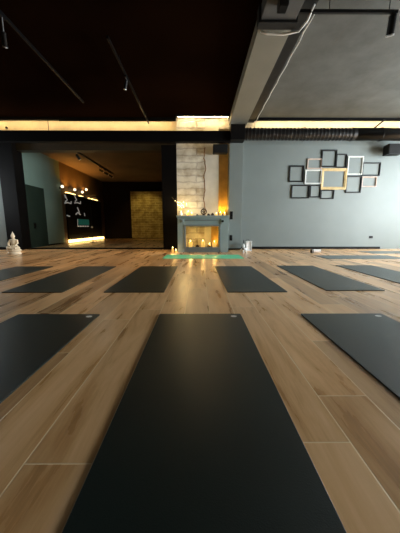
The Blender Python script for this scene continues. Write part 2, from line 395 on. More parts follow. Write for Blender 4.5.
# brick pier behind the fireplace
struct(MB().box(-0.653, 0.19, 7.90, YB+0.2, 0, ZC).build('brick_pier', 'brick'))
struct(MB().box(0.19, 0.614, 7.915, YB+0.2, 0.98, ZC).box(0.19, 0.40, 7.915, YB+0.2, 0, 0.98).build('plaster_pier', 'plaster'))
struct(MB().box(0.40, 0.92, 8.16, YB+0.3, 0, ZC).build('recess_back', 'recess'))
m_ = MB(); pts = []
for k in range(26):
    pts.append((0.19 + random.uniform(-.016, .016) + 0.02*math.sin(k*.8), 7.903, 1.1 + k*0.078))
m_.tube(pts, 0.013, 6); struct(m_.build('trim_6', 'rust', smooth=True))
struct(MB().box(0.614, 0.92, 7.90, 8.16, 3.55, ZC).build('recess_head', 'brick'))
# painted panel to the right of the fireplace
struct(MB().box(0.916, 1.32, 7.75, YB+0.2, 0.05, 3.62).build('wall_panel', 'wall', bevel=0.004))
struct(MB().box(0.93, 1.31, 7.80, YB+0.2, 0, 0.05).build('baseboard_panel', 'blackpaint'))

# adjoining room
ZA = 3.36
struct(MB().box(-5.95, -5.72, YB+0.2, 10.8, 0, ZA).build('wall_adjoining_left', 'tealwall'))
struct(MB().box(-5.95, -5.72, 10.8, YA, 0, ZA).build('wall_adjoining_far_left', 'amberceil'))
struct(MB().box(-5.95, -0.6, YA, YA+0.2, 0, ZA).build('wall_adjoining_back', 'darkwall'))
struct(MB().box(-1.0, -0.6, YB+0.2, YA, 0, ZA).build('wall_adjoining_right', 'darkwall'))
struct(MB().box(-5.95, -0.6, YB+0.2, YA+0.2, ZA, ZA+0.2).build('ceiling_adjoining', 'amberceil'))
struct(MB().box(-5.72, -5.705, 9.56, 10.8, 0, 0.06).build('baseboard_adjoining', 'blackpaint'))
struct(MB().box(-4.05, -2.17, YA-0.12, YA, 0.05, 2.80).build('brick_panel', 'darkbrick'))
# door in its left wall
d = struct(MB().box(-5.72, -5.69, 8.32, 9.56, 0.01, 2.1).build('door_1', 'doorpaint', bevel=0.004))
MB().box(-5.69, -5.68, 8.80, 8.92, 0.66, 0.84).cyl((-5.68, 8.86, 0.77), (-5.63, 8.86, 0.77), 0.011).cyl((-5.635, 8.87, 0.77), (-5.635, 8.74, 0.77), 0.01).build('door_handle', 'blackmetal', d)

# ------------------------------------------------------------------ yoga mats
def yoga_mat(x, y, label, mat, rz=0.0, w=0.66, l=1.81, logo=True, group='yoga mats laid out in rows'):
    t = thing('yoga_mat', label, 'yoga mat', (x, y, 0), rz, group)
    m = MB(); h = 0.007; r = 0.012
    pts = []
    for cx, cy, a0 in ((w/2-r, l/2-r, 0), (-w/2+r, l/2-r, 90), (-w/2+r, -l/2+r, 180), (w/2-r, -l/2+r, 270)):
        for k in range(5):
            a = math.radians(a0 + k*22.5); pts.append((cx + r*math.cos(a), cy + r*math.sin(a)))
    e = 0.0015
    rings = [[m.bm.verts.new((p[0], p[1], 0.0004)) for p in pts], [m.bm.verts.new((p[0], p[1], h-e)) for p in pts],
             [m.bm.verts.new((p[0]*(1-2*e/w), p[1]*(1-2*e/l), h)) for p in pts]]
    n = len(pts)
    for a, b in zip(rings, rings[1:]):
        for k in range(n): m.bm.faces.new((a[k], a[(k+1) % n], b[(k+1) % n], b[k]))
    m.bm.faces.new(rings[-1]); m.bm.faces.new(list(reversed(rings[0])))
    m.build('mat_body', mat, t)
    if logo:
        g = MB(); g.lathe([(0.0001, 0), (1, 0), (1, 1), (0.0001, 1)], seg=24)
        for v in g.bm.verts: v.co = Vector((w/2-0.065 + v.co.x*0.024, l/2-0.060 + v.co.y*0.018, h + v.co.z*0.0006))
        g.build('mat_logo', 'logo', t)
    return t
Y1 = 1.953 - 0.905
yoga_mat(0.013, Y1, 'large dark green yoga mat in the centre foreground running towards the viewer', 'mat', 0.0)
yoga_mat(-1.13, Y1, 'blackish yoga mat in the front row left of the central mat', 'mat', 0.0)
yoga_mat(1.163, Y1, 'blue-sheened dark yoga mat in the front row right of the central mat', 'mat', 0.0)
Y2 = (2.646 + 4.46) / 2
yoga_mat(-2.94, Y2, 'black yoga mat of the second row nearest the white statue, cut by the left edge', 'mat', logo=False)
yoga_mat(-1.81, Y2, 'black yoga mat of the second row, second from the white statue', 'mat', logo=False)
yoga_mat(-0.705, Y2, 'dark olive yoga mat of the second row just left of the fireplace', 'mat', logo=False)
yoga_mat(0.634, Y2, 'dark olive yoga mat of the second row just right of the fireplace', 'mat', math.radians(0.8), logo=False)
yoga_mat(1.76, Y2+0.06, 'dark yoga mat of the second row below the wall of picture frames', 'mat', logo=False)
yoga_mat(2.86, Y2+0.10, 'grey-green yoga mat of the second row nearest the right edge', 'mat', logo=False)
yoga_mat(3.79, 5.85, 'grey yoga mat turned sideways behind the second row at right', 'matgrey', PI/2, logo=False)
yoga_mat(5.57, 6.97, 'grey yoga mat turned sideways beside the wall at far right', 'matgrey', PI/2, logo=False)
yoga_mat(0.107, 5.97, 'bright jade green yoga mat lying sideways before the fireplace', 'matteal', PI/2, w=0.76, l=1.85, logo=False)

# ------------------------------------------------------------------ picture frames on the wall
def frame(u0, u1, v0, v1, w, mat, label, double=False):
    x0, z1 = wp(u0, v0, YB); x1, z0 = wp(u1, v1, YB)
    t = thing('picture_frame', label, 'picture frame', ((x0+x1)/2, YB, z0), 0, 'empty frames hung on the blue-grey wall')
    hw = (x1-x0)/2; hh = z1-z0
    w *= 0.62
    MB().ring_xz(-hw, hw, 0, hh, w, -0.035, -0.002).build('moulding', mat, t)
    if double:
        MB().ring_xz(-hw+w*.98, hw-w*.98, w*.98, hh-w*.98, 0.026, -0.026, -0.002).build('inner_slip', 'fgold', t)
    else:
        MB().ring_xz(-hw+w, hw-w, w, hh-w, 0.006, -0.022, -0.002).build('inner_slip', mat, t)
frame(289.7, 303.4, 165.4, 182.0, 0.055, 'fblack', 'upright black frame at the left end of the wall cluster')
frame(307.6, 321.6, 158.5, 169.0, 0.050, 'fcopper', 'small wide beige frame above the wide white frame')
frame(322.2, 336.2, 149.7, 167.0, 0.055, 'fblack', 'tall black frame directly above the large gold frame')
frame(336.9, 346.2, 153.8, 167.6, 0.042, 'fblack', 'narrow black frame between the tall black and tall white frames')
frame(348.6, 362.4, 156.0, 174.6, 0.052, 'fwhite', 'tall white frame to the upper right of the gold frame')
frame(363.2, 380.0, 162.2, 175.8, 0.050, 'fblack', 'wide black frame at the upper right end of the cluster')
frame(305.4, 321.3, 169.6, 184.0, 0.055, 'fwhite', 'wide white frame touching the left side of the gold frame')
frame(321.8, 346.0, 168.2, 189.6, 0.095, 'fgold', 'largest frame, broad gold moulding, centre of the cluster', True)
frame(347.0, 360.9, 175.7, 192.9, 0.052, 'fblack', 'upright black frame below the tall white frame')
frame(362.6, 376.4, 176.4, 186.9, 0.048, 'fcopper', 'small wide pinkish beige frame at the lower right end')
frame(291.8, 308.9, 184.8, 198.4, 0.052, 'fblack', 'wide black frame at the lower left corner of the cluster')
frame(310.6, 320.4, 184.8, 197.4, 0.045, 'fblack', 'small upright black frame under the wide white frame')
frame(321.2, 333.8, 189.8, 199.0, 0.045, 'fblack', 'small wide black frame under the gold frame, lowest of all')

# ------------------------------------------------------------------ fireplace surround
fx0, fx1, fy0, fy1, fh = -0.585, 0.845, 7.02, 7.85, 1.02
ft = thing('fireplace_mantel', 'teal-grey wooden fireplace surround with open hearth against the brick pier', 'fireplace', ((fx0+fx1)/2, fy0, 0))
hw = (fx1-fx0)/2; D = fy1-fy0
ox0, ox1, oz0, oz1 = -0.351-(fx0+fx1)/2, 0.568-(fx0+fx1)/2, 0.10, 0.725
MB().box(-hw-0.02, hw, -0.03, D, fh-0.05, fh, bev=0.008).box(-hw, hw, -0.005, D, fh-0.085, fh-0.0501).build('mantel_shelf', 'joinery', ft)
for a, b in ((-hw+0.005, ox0-0.05), (ox1+0.05, hw-0.01)):
    MB().box(a, b, 0.0, D, 0.0, fh-0.0851, bev=0.004).build('pilaster', 'joinery', ft)
MB().box(ox0-0.05, ox1+0.05, 0.02, D, oz1+0.045, fh-0.0851).build('frieze', 'joinery', ft)
MB().box(ox0-0.02, ox1+0.02, -0.002, 0.02, fh-0.14, fh-0.125, bev=0.004).build('frieze_moulding', 'wall', ft)
MB().box(ox0-0.05, ox1+0.05, 0.01, D, 0.0, oz0, bev=0.004).build('plinth', 'wall', ft)
m = MB(); m.ring_xz(ox0-0.0499, ox1+0.0499, oz0+0.0, oz1+0.0449, 0.046, -0.012, 0.03); m.build('opening_moulding', 'wall', ft)
for xx in (ox0-0.10, ox1+0.10):
    m = MB(); m.box(xx-0.045, xx+0.045, -0.018, 0.0, fh-0.21, fh-0.10, bev=0.004)
    cb = m.build('corner_block', 'joinery', ft)
    MB().lathe([(0.032, 0), (0.030, 0.010), (0.018, 0.012), (0.014, 0.018), (0.0, 0.02)], seg=20).build('rosette', 'socket' if xx > 0 else 'wall', cb, smooth=False).matrix_local = Matrix.Translation((xx, -0.018, fh-0.155)) @ Matrix.Rotation(PI/2, 4, 'X')

def light(kind, loc, energy, col, r=0.03, name='lamp_light', **kw):
    l = bpy.data.lights.new(name, kind); l.energy = energy; l.color = col
    if kind != 'AREA': l.shadow_soft_size = r
    for k, v in kw.items(): setattr(l, k, v)
    o = bpy.data.objects.new(name, l); C.objects.link(o); o.location = loc
    return o

AMB = (1.0, 0.58, 0.16)
def candle(x, y, z, r, h, label, group, glow=0.0, jar=False):
    t = thing('candle', label, 'candle', (x, y, z), 0, group)
    MB().lathe([(r*.97, 0), (r, 0.006), (r, h-0.006), (r*.9, h), (r*.55, h-0.006), (0, h-0.008)], seg=22).build('wax_body', 'wax', t, smooth=True)
    MB().cyl((0, 0, h-0.008), (0, 0, h+0.014), 0.0022, seg=6).build('wick', 'pine', t)
    MB().lathe([(0.0, 0), (0.007, 0.010), (0.0085, 0.02), (0.005, 0.036), (0.0, 0.052)], c=(0, 0, h+0.010), seg=12).build('candle_flame', 'flame', t, smooth=True)
    if glow: light('POINT', (x, y, z+h+0.045), glow, AMB, 0.03, 'candle_light')
    return t
fcx = (fx0+fx1)/2
G = 'lit candles inside the hearth'
def ux(u, v, Y): return wp(u, v, Y)[0]
candle(ux(190.5, 243, 7.5), 7.5, oz0, 0.058, 0.16, 'lit cream candle at the left end of the hearth', G, 3.5)
candle(ux(203, 243, 7.5), 7.5, oz0, 0.058, 0.17, 'lit cream candle in the middle of the hearth', G, 3.5)
candle(ux(214.5, 243, 7.5), 7.5, oz0, 0.058, 0.15, 'lit cream candle at the right end of the hearth', G, 3.5)
candle(ux(209.5, 243, 7.6), 7.6, oz0, 0.034, 0.07, 'short lit candle behind the right dark cone in the hearth', G, 0)

def cone(x, y, z, r, h, label, group):
    t = thing('pine_cone', label, 'pine cone', (x, y, z), random.uniform(0, 3), group)
    m = MB(); m.lathe([(r*.35, 0), (r*.8, h*.15), (r*.85, h*.4), (r*.5, h*.8), (r*.1, h)], seg=14); m.build('core', 'pine', t)
    m = MB()
    for ring in range(6):
        zz = h*(0.10 + ring*0.15); rr = r*(1.0, 1.05, 0.98, 0.82, 0.6, 0.36)[ring]; n = 9 - ring
        for k in range(n):
            a = 2*PI*(k + 0.5*(ring % 2))/n
            rot = Matrix.Rotation(a, 3, 'Z') @ Matrix.Rotation(-0.5, 3, 'Y')
            m.ball((rr*.8*math.cos(a), rr*.8*math.sin(a), zz), r*.32, r*.24, h*.05, seg=8, rot=rot)
    m.build('scales', 'pine', t)
cone(ux(197.4, 245, 7.3), 7.3, oz0, 0.055, 0.10, 'dark cone in the hearth between the left and middle candles', 'dark cones')
cone(ux(208.6, 245, 7.28), 7.28, oz0, 0.066, 0.085, 'dark cone in the hearth between the middle and right candles', 'dark cones')

# on the mantel shelf
zt = fh
bx = ux(180.8, 214, 7.49)
t = thing('lighted_branch', 'pale twig bunch with tiny warm lights at the left end of the mantel', 'lighted branches', (bx, 7.49, zt))
MB().lathe([(0.035, 0), (0.042, 0.01), (0.05, 0.07), (0.030, 0.13), (0.026, 0.15), (0.030, 0.16), (0.022, 0.16), (0.018, 0.02)], seg=20).build('vase', 'whiteprop', t, smooth=True)
tw = MB(); tips = []
for k in range(11):
    a = k*2.4; l = random.uniform(.22, .42); lean = random.uniform(.08, .30)
    p0 = Vector((0.012*math.cos(a), 0.012*math.sin(a), 0.13))
    p1 = p0 + Vector((lean*.35*math.cos(a), lean*.35*math.sin(a), l*.5)); p2 = p0 + Vector((lean*math.cos(a)*1.0, lean*.8*math.sin(a), l))
    tw.tube([p0, p1, p2], 0.0045, 6, 0.0018); tips += [p1, p2, (p1+p2)/2 + Vector((0.012, 0, 0))]
    q = p1 + Vector((random.uniform(-.07, .07), random.uniform(-.05, .05), random.uniform(.06, .12))); tw.tube([p1, q], 0.003, 5, 0.0015); tips.append(q)
tw.build('twigs', 'twig', t)
for p in tips[::2]: MB().ball(p, 0.0085, seg=8).build('light_bulb', 'bulb', t, smooth=True)
light('POINT', (bx, 7.44, zt+0.32), 8, (1, .68, .25), 0.08, 'branch_light')
light('POINT', (bx+0.18, 7.49, zt+0.16), 7, (1, .66, .22), 0.05, 'branch_light')
G = 'lit candles on the mantel shelf'
candle(ux(188.3, 214, 7.52), 7.52, zt, 0.04, 0.11, 'lit candle on the mantel beside the twig lights', G, 0)
candle(ux(191.8, 214, 7.56), 7.56, zt, 0.034, 0.07, 'short lit candle on the mantel, second from the twig lights', G, 0)
candle(ux(216.5, 214, 7.49), 7.49, zt, 0.032, 0.055, 'smallest tea candle on the mantel right of the dark cones', G, 0)
candle(ux(220.5, 214, 7.56), 7.56, zt, 0.036, 0.09, 'lit candle on the mantel before the amber recess', G, 3.5)
candle(ux(224.6, 214, 7.46), 7.46, zt, 0.034, 0.065, 'lit candle at the right end of the mantel', G, 0)
rx = ux(203.8, 211, 7.44)
t = thing('ring_ornament', 'dark round ring ornament on a foot in the middle of the mantel', 'ornament', (rx, 7.44, zt))
MB().torus((0, 0, 0.125), 0.075, 0.018, 'Y').build('ring', 'ringd', t, smooth=True)
MB().torus((0, 0, 0.125), 0.030, 0.009, 'Y').tube([(-.06, 0, .125), (.06, 0, .125)], .006).tube([(0, 0, .06), (0, 0, .19)], .006).build('inner_ring', 'ringd', t, smooth=True)
MB().box(-0.05, 0.05, -0.03, 0.03, 0, 0.028, bev=0.006).cyl((0, 0, 0.02), (0, 0, 0.06), 0.014).build('foot', 'pine', t)
G = 'dark cones'
cone(ux(197.3, 214, 7.44), 7.44, zt, 0.036, 0.055, 'small dark cone on the mantel left of the ring ornament', G)
cone(ux(208.6, 214, 7.40), 7.40, zt, 0.046, 0.075, 'dark cone on the mantel just right of the ring ornament', G)
cone(ux(212.6, 214, 7.44), 7.44, zt, 0.05, 0.095, 'tallest dark cone on the mantel, farther right of the ring', G)
# floor candles beside the hearth
G = 'candles on the floor beside the fireplace'
candle(ux(172.6, 251, 7.1), 7.12, 0, 0.03, 0.10, 'tall lit candle on the floor left of the fireplace by the black pier', G, 1.5)
candle(ux(175.9, 252, 6.85), 6.87, 0, 0.035, 0.055, 'short lit candle on the floor at the left foot of the fireplace', G, 0.6)

# recess uplights
def amber_spot(x, y, z, e):
    t = thing('uplight', 'small black uplight in the amber recess %s' % ('on the floor' if z < .2 else 'behind the right end of the mantel'), 'light fitting', (x, y, z), 0, 'uplights in the recess')
    MB().lathe([(0.045, 0), (0.05, 0.01), (0.05, 0.05), (0.042, 0.055), (0.042, 0.045), (0, 0.045)], seg=18).build('housing', 'blackmetal', t)
    MB().lathe([(0.038, 0.0452), (0.038, 0.049), (0, 0.05)], seg=18).build('lens', 'bulb', t)
    light('SPOT', (x, y, z+0.07), e, (1, .50, .06), 0.03, 'uplight_light', spot_size=math.radians(130), spot_blend=0.8).rotation_euler = (PI, 0, 0)
amber_spot(0.66, 8.03, 0, 9)
t = MB().box(0.63, 0.91, 7.93, 8.15, 0.97, 1.0, bev=.004).build('recess_shelf', 'joinery'); tag(t, 'small ledge in the amber recess behind the mantel', 'shelf')
amber_spot(0.76, 8.03, 1.0, 26)

# wall sockets
def socket(x, y, z, w, h, label, n=2):
    t = thing('wall_socket', label, 'wall socket', (x, y, z), 0, 'black wall sockets')
    MB().box(-w/2, w/2, -0.012, 0, 0, h, bev=0.004).build('cover_plate', 'socket', t)
    for k in range(n):
        c = h*(k+.5)/n
        MB().cyl((0, -0.0125, c), (0, -0.016, c), min(w, h/n)*.33, seg=18).build('outlet', 'blackpaint', t)
socket(1.0, 7.75, 0.935, 0.085, 0.24, 'upper black socket strip on the panel right of the mantel', 3)
socket(1.0, 7.75, 0.29, 0.085, 0.17, 'lower black socket strip on the panel right of the mantel', 2)
x, z = wp(371.5, 237, YB)
socket(x, YB, z-.045, 0.12, 0.08, 'lone black socket low on the wall below the picture frames', 1)

# ------------------------------------------------------------------ speakers
def speaker(x0, x1, y0, y1, z0, z1, label, by):
    t = thing('loudspeaker', label, 'speaker', ((x0+x1)/2, (y0+y1)/2, z0), 0, 'black loudspeakers')
    a, b, hgt = (x1-x0)/2, (y1-y0)/2, z1-z0
    MB().box(-a, a, -b, b, 0, hgt, bev=0.012).build('cabinet', 'speaker', t)
    MB().box(-a+.015, a-.015, -b-.008, -b, .015, hgt-.015, bev=0.003).build('front_grille', 'grille', t)
    MB().box(-.04, .04, b, b+by, hgt*.3, hgt*.7).build('wall_bracket', 'blackmetal', t)
xa, za = wp(213.3, 143.8, 7.6); xb, zb = wp(228, 152.6, 7.6)
speaker(xa, xb, 7.6, 7.82, zb, za, 'black loudspeaker high on the plaster pier above the mantel', 0.092)
xa, za = wp(390.5, 143, 7.7); xb, zb = wp(404, 153.5, 7.7)
speaker(xa, xb, 7.7, 7.95, zb, za, 'black loudspeaker high on the blue-grey wall at the right edge', 0.15)

# ------------------------------------------------------------------ duct under the cove on the right
t = thing('ventilation_duct', 'round black duct hung along the wall above the picture frames', 'duct', (1.0, 7.62, 3.32))
prof = []; m = MB()
L0, L1, L2 = 0.30, 3.4, XR-1.0-0.02
def xlathe(mb, prof, seg=32):
    rings = [[mb.bm.verts.new((x, r*math.cos(2*PI*k/seg), r*math.sin(2*PI*k/seg))) for k in range(seg)] for r, x in prof]
    for a, b in zip(rings, rings[1:]):
        for k in range(seg): mb.bm.faces.new((a[k], a[(k+1) % seg], b[(k+1) % seg], b[k]))
    mb.bm.faces.new(list(reversed(rings[0]))); mb.bm.faces.new(rings[-1])
n = 30
for k in range(n):
    x = L0 + (L1-L0)*k/n; s = (L1-L0)/n
    prof += [(0.154, x), (0.154, x+s*.45), (0.170, x+s*.6), (0.170, x+s*.85), (0.154, x+s*.97)]
xlathe(m, prof); m.build('ribbed_section', 'duct', t)
m = MB(); xlathe(m, [(0.165, L1), (0.165, L2)]); o = m.build('smooth_section', 'duct', t, smooth=False)
for p in o.data.polygons: p.use_smooth = len(p.vertices) == 4
m = MB(); xlathe(m, [(0.178, L1-.04), (0.178, L1+.06)]); m.build('coupling_collar', 'duct', t)
MB().box(-0.10, 0.30, -0.19, 0.16, -0.20, 0.20, bev=.01).build('end_box', 'blackpaint', t)
for xx in (2.0, 4.2, 6.4):
    MB().box(xx-.01, xx+.01, .15, YB-7.62, -.015, .015).torus((xx, 0, 0), 0.176, 0.008, 'X').build('hanger', 'blackmetal', t)

qa = wp(374.5, 127.5, 7.7); qb = wp(386, 119, 7.7)
MB().tube([(qa[0]-1.0, .08, qa[1]-3.34), (qb[0]-1.0, .08, qb[1]-3.32)], .022, 8).build('brace', 'blackmetal', t)
# LED strips of the cove
def led(x0, x1, y, z, label, parts=True, mat='led'):
    t = thing('led_strip', label, 'light strip', ((x0+x1)/2, y, z), 0, 'warm cove light strips')
    h = (x1-x0)/2
    MB().box(-h, h, -.02, .02, 0, .012).build('channel', 'steel', t)
    MB().box(-h+.01, h-.01, -.014, .014, .0121, .02).build('diffuser', mat, t)
led(XL+.05, -0.75, 7.66, 3.386, 'warm light strip on top of the black beam above the opening')
led(-0.62, 0.86, 7.66, 3.386, 'warm light strip on top of the black beam above the brick pier')
led(1.5, XR-.1, YB-.12, 3.44, 'warm light strip along the wall above the round duct')
for a_, b_, y_, lab_ in ((XL+.05, -4.1, 7.95, 'warm light strip tucked under the ceiling edge above the white statue'), (-4.0, -.7, 7.95, 'warm light strip tucked under the ceiling edge above the dark opening'),
        (-.6, .86, 7.77, 'warm light strip tucked under the ceiling edge above the brick pier'), (1.68, XR-.1, 7.95, 'warm light strip tucked under the ceiling edge above the round duct')):
    t = thing('led_strip', lab_, 'light strip', ((a_+b_)/2, y_, ZC), 0, 'warm cove light strips')
    h_ = (b_-a_)/2
    MB().box(-h_, h_, -.02, .02, -.012, 0).build('channel', 'steel', t)
    MB().box(-h_+.01, h_-.01, -.014, .014, -.018, -.0121).build('diffuser', 'ledtop' if a_ > -1 else 'ledtopdim', t)
MB_ = MB().box(1.45, XR-.05, YB-.16, YB-.013, 3.40, 3.44); struct(MB_.build('trim_7', 'blackpaint'))

# ------------------------------------------------------------------ track lights and cables overhead
def spot_head(t, loc, aim, L=0.16, r=0.038, rim='steel'):
    loc = Vector(loc); aim = Vector(aim).normalized()
    MB().box(loc.x-.02, loc.x+.02, loc.y-.05, loc.y+.05, -0.03, 0).build('track_adapter', 'blackmetal', t)
    MB().cyl((loc.x, loc.y, -0.03), loc, 0.008, seg=8).build('stem', rim, t)
    h = MB().cyl(loc - aim*.05, loc + aim*L, r).build('spot_head', 'blackmetal', t, bevel=.004)
    MB().cyl(loc + aim*(L+.0005), loc + aim*(L+.012), r*1.04).build('rim', rim, h)
t = thing('track_light', 'black ceiling track with spotlight running to the cove, left of the grey beam', 'track light', (-1.46, 6.2, ZC))
for rx_, ry_ in ((0, -1.0), (0, 1.4)): MB().cyl((rx_, ry_, 0), (rx_, ry_, -.11), .006, seg=6).build('suspension_rod', 'blackmetal', t)
MB().box(-.018, .018, -1.65, 1.72, -.15, -.11).build('track_rail', 'blackmetal', t)
def spot_on(t, y, drop, aim, L, r, x=0.0, top=-.15):
    MB().box(x-.022, x+.022, y-.06, y+.06, top-.03, top).build('track_adapter', 'blackmetal', t)
    MB().cyl((x, y, top-.03), (x, y, top-drop), .009, seg=8).build('stem', 'steel', t)
    a = Vector(aim).normalized(); p = Vector((x, y, top-drop))
    h = MB().cyl(p - a*.04, p + a*L, r).build('spot_head', 'blackmetal', t, bevel=.004)
    MB().cyl(p + a*(L+.0005), p + a*(L+.014), r*1.05).build('rim', 'steel', h)
spot_on(t, -.62, .10, (-.25, .1, -1), .13, .03)
light('SPOT', (-1.46-.045, 5.58+.018, ZC-.25-.18), 170, (1, .62, .26), .03, 'track_fill_light', spot_size=math.radians(125), spot_blend=1.0).rotation_euler = Vector((-.25, .1, -1)).to_track_quat('-Z', 'Y').to_euler()  # added warm beam from the track head, brightens the floor at left
t = thing('track_light', 'black ceiling track with hanging spotlight in the dark upper left corner', 'track light', (-2.86, 4.6, ZC))
for rx_, ry_ in ((0, -1.0), (0, 1.4)): MB().cyl((rx_, ry_, 0), (rx_, ry_, -.06), .006, seg=6).build('suspension_rod', 'blackmetal', t)
MB().box(-.018, .018, -1.65, 2.2, -.10, -.06).build('track_rail', 'blackmetal', t)
spot_on(t, -.42, .26, (-.47, .71, -1), .13, .032, top=-.10)
light('SPOT', (-2.86-.08, 4.18+.12, ZC-.36-.17), 75, (1, .86, .62), .03, 'track_fill_light', spot_size=math.radians(17), spot_blend=.6).rotation_euler = (Vector((-4.45, 6.55, .25)) - Vector((-2.94, 4.30, 3.32))).to_track_quat('-Z', 'Y').to_euler()  # added beam from the hanging head, brightens the statue
t = thing('track_light', 'black ceiling track with spotlight crossing the concrete ceiling at upper right', 'track light', (2.1, 4.04, ZC))
for rx_, ry_ in ((-.25, 0), (.6, 0)): MB().cyl((rx_, ry_, 0), (rx_, ry_, -.12), .006, seg=6).build('suspension_rod', 'blackmetal', t)
MB().box(-.72, .72, -.018, .018, -.16, -.12).build('track_rail', 'blackmetal', t)
spot_on(t, 0.0, .07, (.15, .35, -1), .17, .05, x=.66, top=-.16)
t = thing('track_light', 'black ceiling track with pale-rimmed spotlights in the dark room beyond the opening', 'track light', (-4.3, 10.6, ZA))
MB().box(-.018, .018, -2.0, 2.6, -.05, -.001).build('track_rail', 'blackmetal', t)
spot_on(t, -1.2, .10, (.5, .3, -1), .15, .04, top=-.05)
for yy in (.9, 1.5, 2.1): spot_on(t, yy, .14, (.9, .1, -.5), .15, .045, top=-.05)
# steel clamp, junction box and cables on the beam
t = thing('beam_clamp', 'dark steel clamp wrapped around the grey beam overhead', 'clamp', (0, 4.17, 0))
MB().box(xb0-.03, xb1+.03, -.07, .07, 3.618, 3.649, bev=.004).build('lower_plate', 'darksteel', t)
MB().box(xb0-.03, xb0-.001, -.07, .07, 3.6491, ZC).build('side_strap', 'darksteel', t)
MB().box(xb1+.001, xb1+.03, -.07, .07, 3.6491, ZC-.062).build('side_strap', 'darksteel', t)
xx, _ = wp(280, 3, 3.9)
t = thing('junction_box', 'small black junction box under the dark end of the grey beam', 'junction box', (1.12, 3.80, 3.56))
MB().box(-.06, .06, -.07, .07, 0, .095, bev=.008).build('box_body', 'socket', t)
MB().box(-.055, .055, -.065, .065, -.008, 0, bev=.003).build('lid', 'blackpaint', t)
pts = [(1.70, 7.99, 3.45), (1.69, 7.97, 3.66), (1.68, 7.92, 3.75)] + [(1.68 + .008*math.sin(k*2.1), 7.9 - k*.2, 3.755) for k in range(1, 20)]
o = MB().tube(pts, .009, 8).build('cable', 'whitecable', smooth=True); tag(o, 'thin pale cable running along the ceiling beside the grey beam', 'cable')
pts = [(1.62, 4.0, 3.77), (1.60, 4.02, 3.72), (1.57, 4.10, 3.64), (1.50, 4.22, 3.59), (1.30, 4.30, 3.600), (1.05, 4.31, 3.615), (.95, 4.30, 3.635)]
o = MB().tube(pts, .016, 8).build('cable', 'whitecable', smooth=True); tag(o, 'slack white cable looping under the steel clamp on the beam', 'cable')

# ------------------------------------------------------------------ seated statue
def remesh(o, vox):
    md = o.modifiers.new('r', 'REMESH'); md.mode = 'VOXEL'; md.voxel_size = vox; md.use_smooth_shade = True
    ms = o.modifiers.new('s', 'SMOOTH'); ms.iterations = 3; ms.factor = .5
    bpy.context.view_layer.update()
    me = bpy.data.meshes.new_from_object(o.evaluated_get(bpy.context.evaluated_depsgraph_get()))
    o.modifiers.clear(); o.data = me
    for p in me.polygons: p.use_smooth = True
sx = ux(14, 254, 6.5)
t = thing('seated_statue', 'cream stone figure seated cross-legged on a pedestal by the black column', 'statue', (sx, 6.55, 0))
m = MB(); m.lathe([(.165, 0), (.172, .012), (.168, .045), (.15, .06), (.145, .075), (.168, .09), (.175, .115), (.165, .13), (.0, .13)], seg=32)
for v in m.bm.verts: v.co.y *= .72
m.build('pedestal', 'statue', t)
m = MB()
m.ball((0, .02, .30), .078, .058, .115).ball((0, .02, .36), .088, .05, .05).ball((0, .02, .20), .10, .07, .06)
m.tube([(-.085, .02, .375), (-.115, -.01, .29), (-.085, -.06, .225), (-.01, -.085, .205)], .030, 12, .02)
m.tube([(.085, .02, .375), (.115, -.01, .29), (.085, -.06, .225), (.01, -.085, .205)], .030, 12, .02)
m.tube([(-.05, .02, .185), (-.15, -.04, .17), (-.10, -.09, .16), (.06, -.10, .155)], .045, 12, .026)
m.tube([(.05, .02, .185), (.15, -.04, .17), (.10, -.085, .165), (-.06, -.09, .165)], .045, 12, .026)
m.ball((0, -.0, .145), .15, .10, .03)
m.cyl((0, .015, .38), (0, .012, .44), .028)
m.ball((0, .008, .47), .044, .048, .058).ball((-.046, .012, .465), .008, .014, .026).ball((.046, .012, .465), .008, .014, .026)
m.ball((0, -.040, .465), .008, .012, .014).ball((0, .012, .525), .030, .032, .03).lathe([(.022, .53), (.014, .56), (.001, .60)], c=(0, .012, 0))
o = m.build('figure', 'statue', t); remesh(o, .006)

# ------------------------------------------------------------------ little things on the floor by the panel
x0 = ux(247.5, 250, 7.5)
t = thing('floor_lantern', 'white upright lantern box on the floor right of the fireplace', 'lantern', (x0+.03, 7.5, 0))
for a in (-.075, .075):
    for b in (-.06, .06): MB().box(a-.01, a+.01, b-.01, b+.01, .02, .27).build('post', 'whiteprop', t)
MB().box(-.09, .09, -.075, .075, 0, .02, bev=.004).build('base', 'whiteprop', t)
MB().box(-.07, .07, -.05, .05, .02, .26).build('paper_shade', 'whiteprop', t)
MB().box(-.09, .09, -.075, .075, .27, .29, bev=.004).build('top', 'whiteprop', t)
MB().tube([(-.05*math.cos(k*PI/8)-0.03, 0, .29+.05*math.sin(k*PI/8)) for k in range(9)], .005, 6).build('handle', 'blackmetal', t)
x0 = ux(242.4, 250, 7.35)
t = thing('spray_bottle', 'slim white bottle with black cap beside the white lantern', 'bottle', (x0+.035, 7.35, 0))
MB().lathe([(.028, 0), (.03, .01), (.03, .18), (.014, .21), (.014, .225)], seg=20).build('bottle_body', 'whiteprop', t, smooth=True)
MB().lathe([(.016, .225), (.016, .29), (.008, .33), (0, .33)], seg=16).build('cap', 'blackmetal', t)
x0 = ux(244.6, 253, 6.95)
t = thing('elephant_figurine', 'small white animal figurine at the corner of the jade mat', 'figurine', (x0, 6.95, 0))
m = MB(); m.ball((0, 0, .085), .065, .045, .048).ball((-.065, 0, .10), .034, .030, .034).tube([(-.085, 0, .10), (-.11, 0, .07), (-.112, 0, .03)], .014, 8, .008)
for a in (-.038, .038):
    for b in (-.024, .024): m.cyl((a, b, 0), (a, b, .07), .017, .016, seg=12)
o = m.build('body', 'whiteprop', t); remesh(o, .005)
for s in (-1, 1): MB().ball((-.05, s*.034, .105), .02, .006, .026, seg=12).build('ear', 'socket', t, smooth=True)
x0 = ux(243.0, 254.5, 6.75)
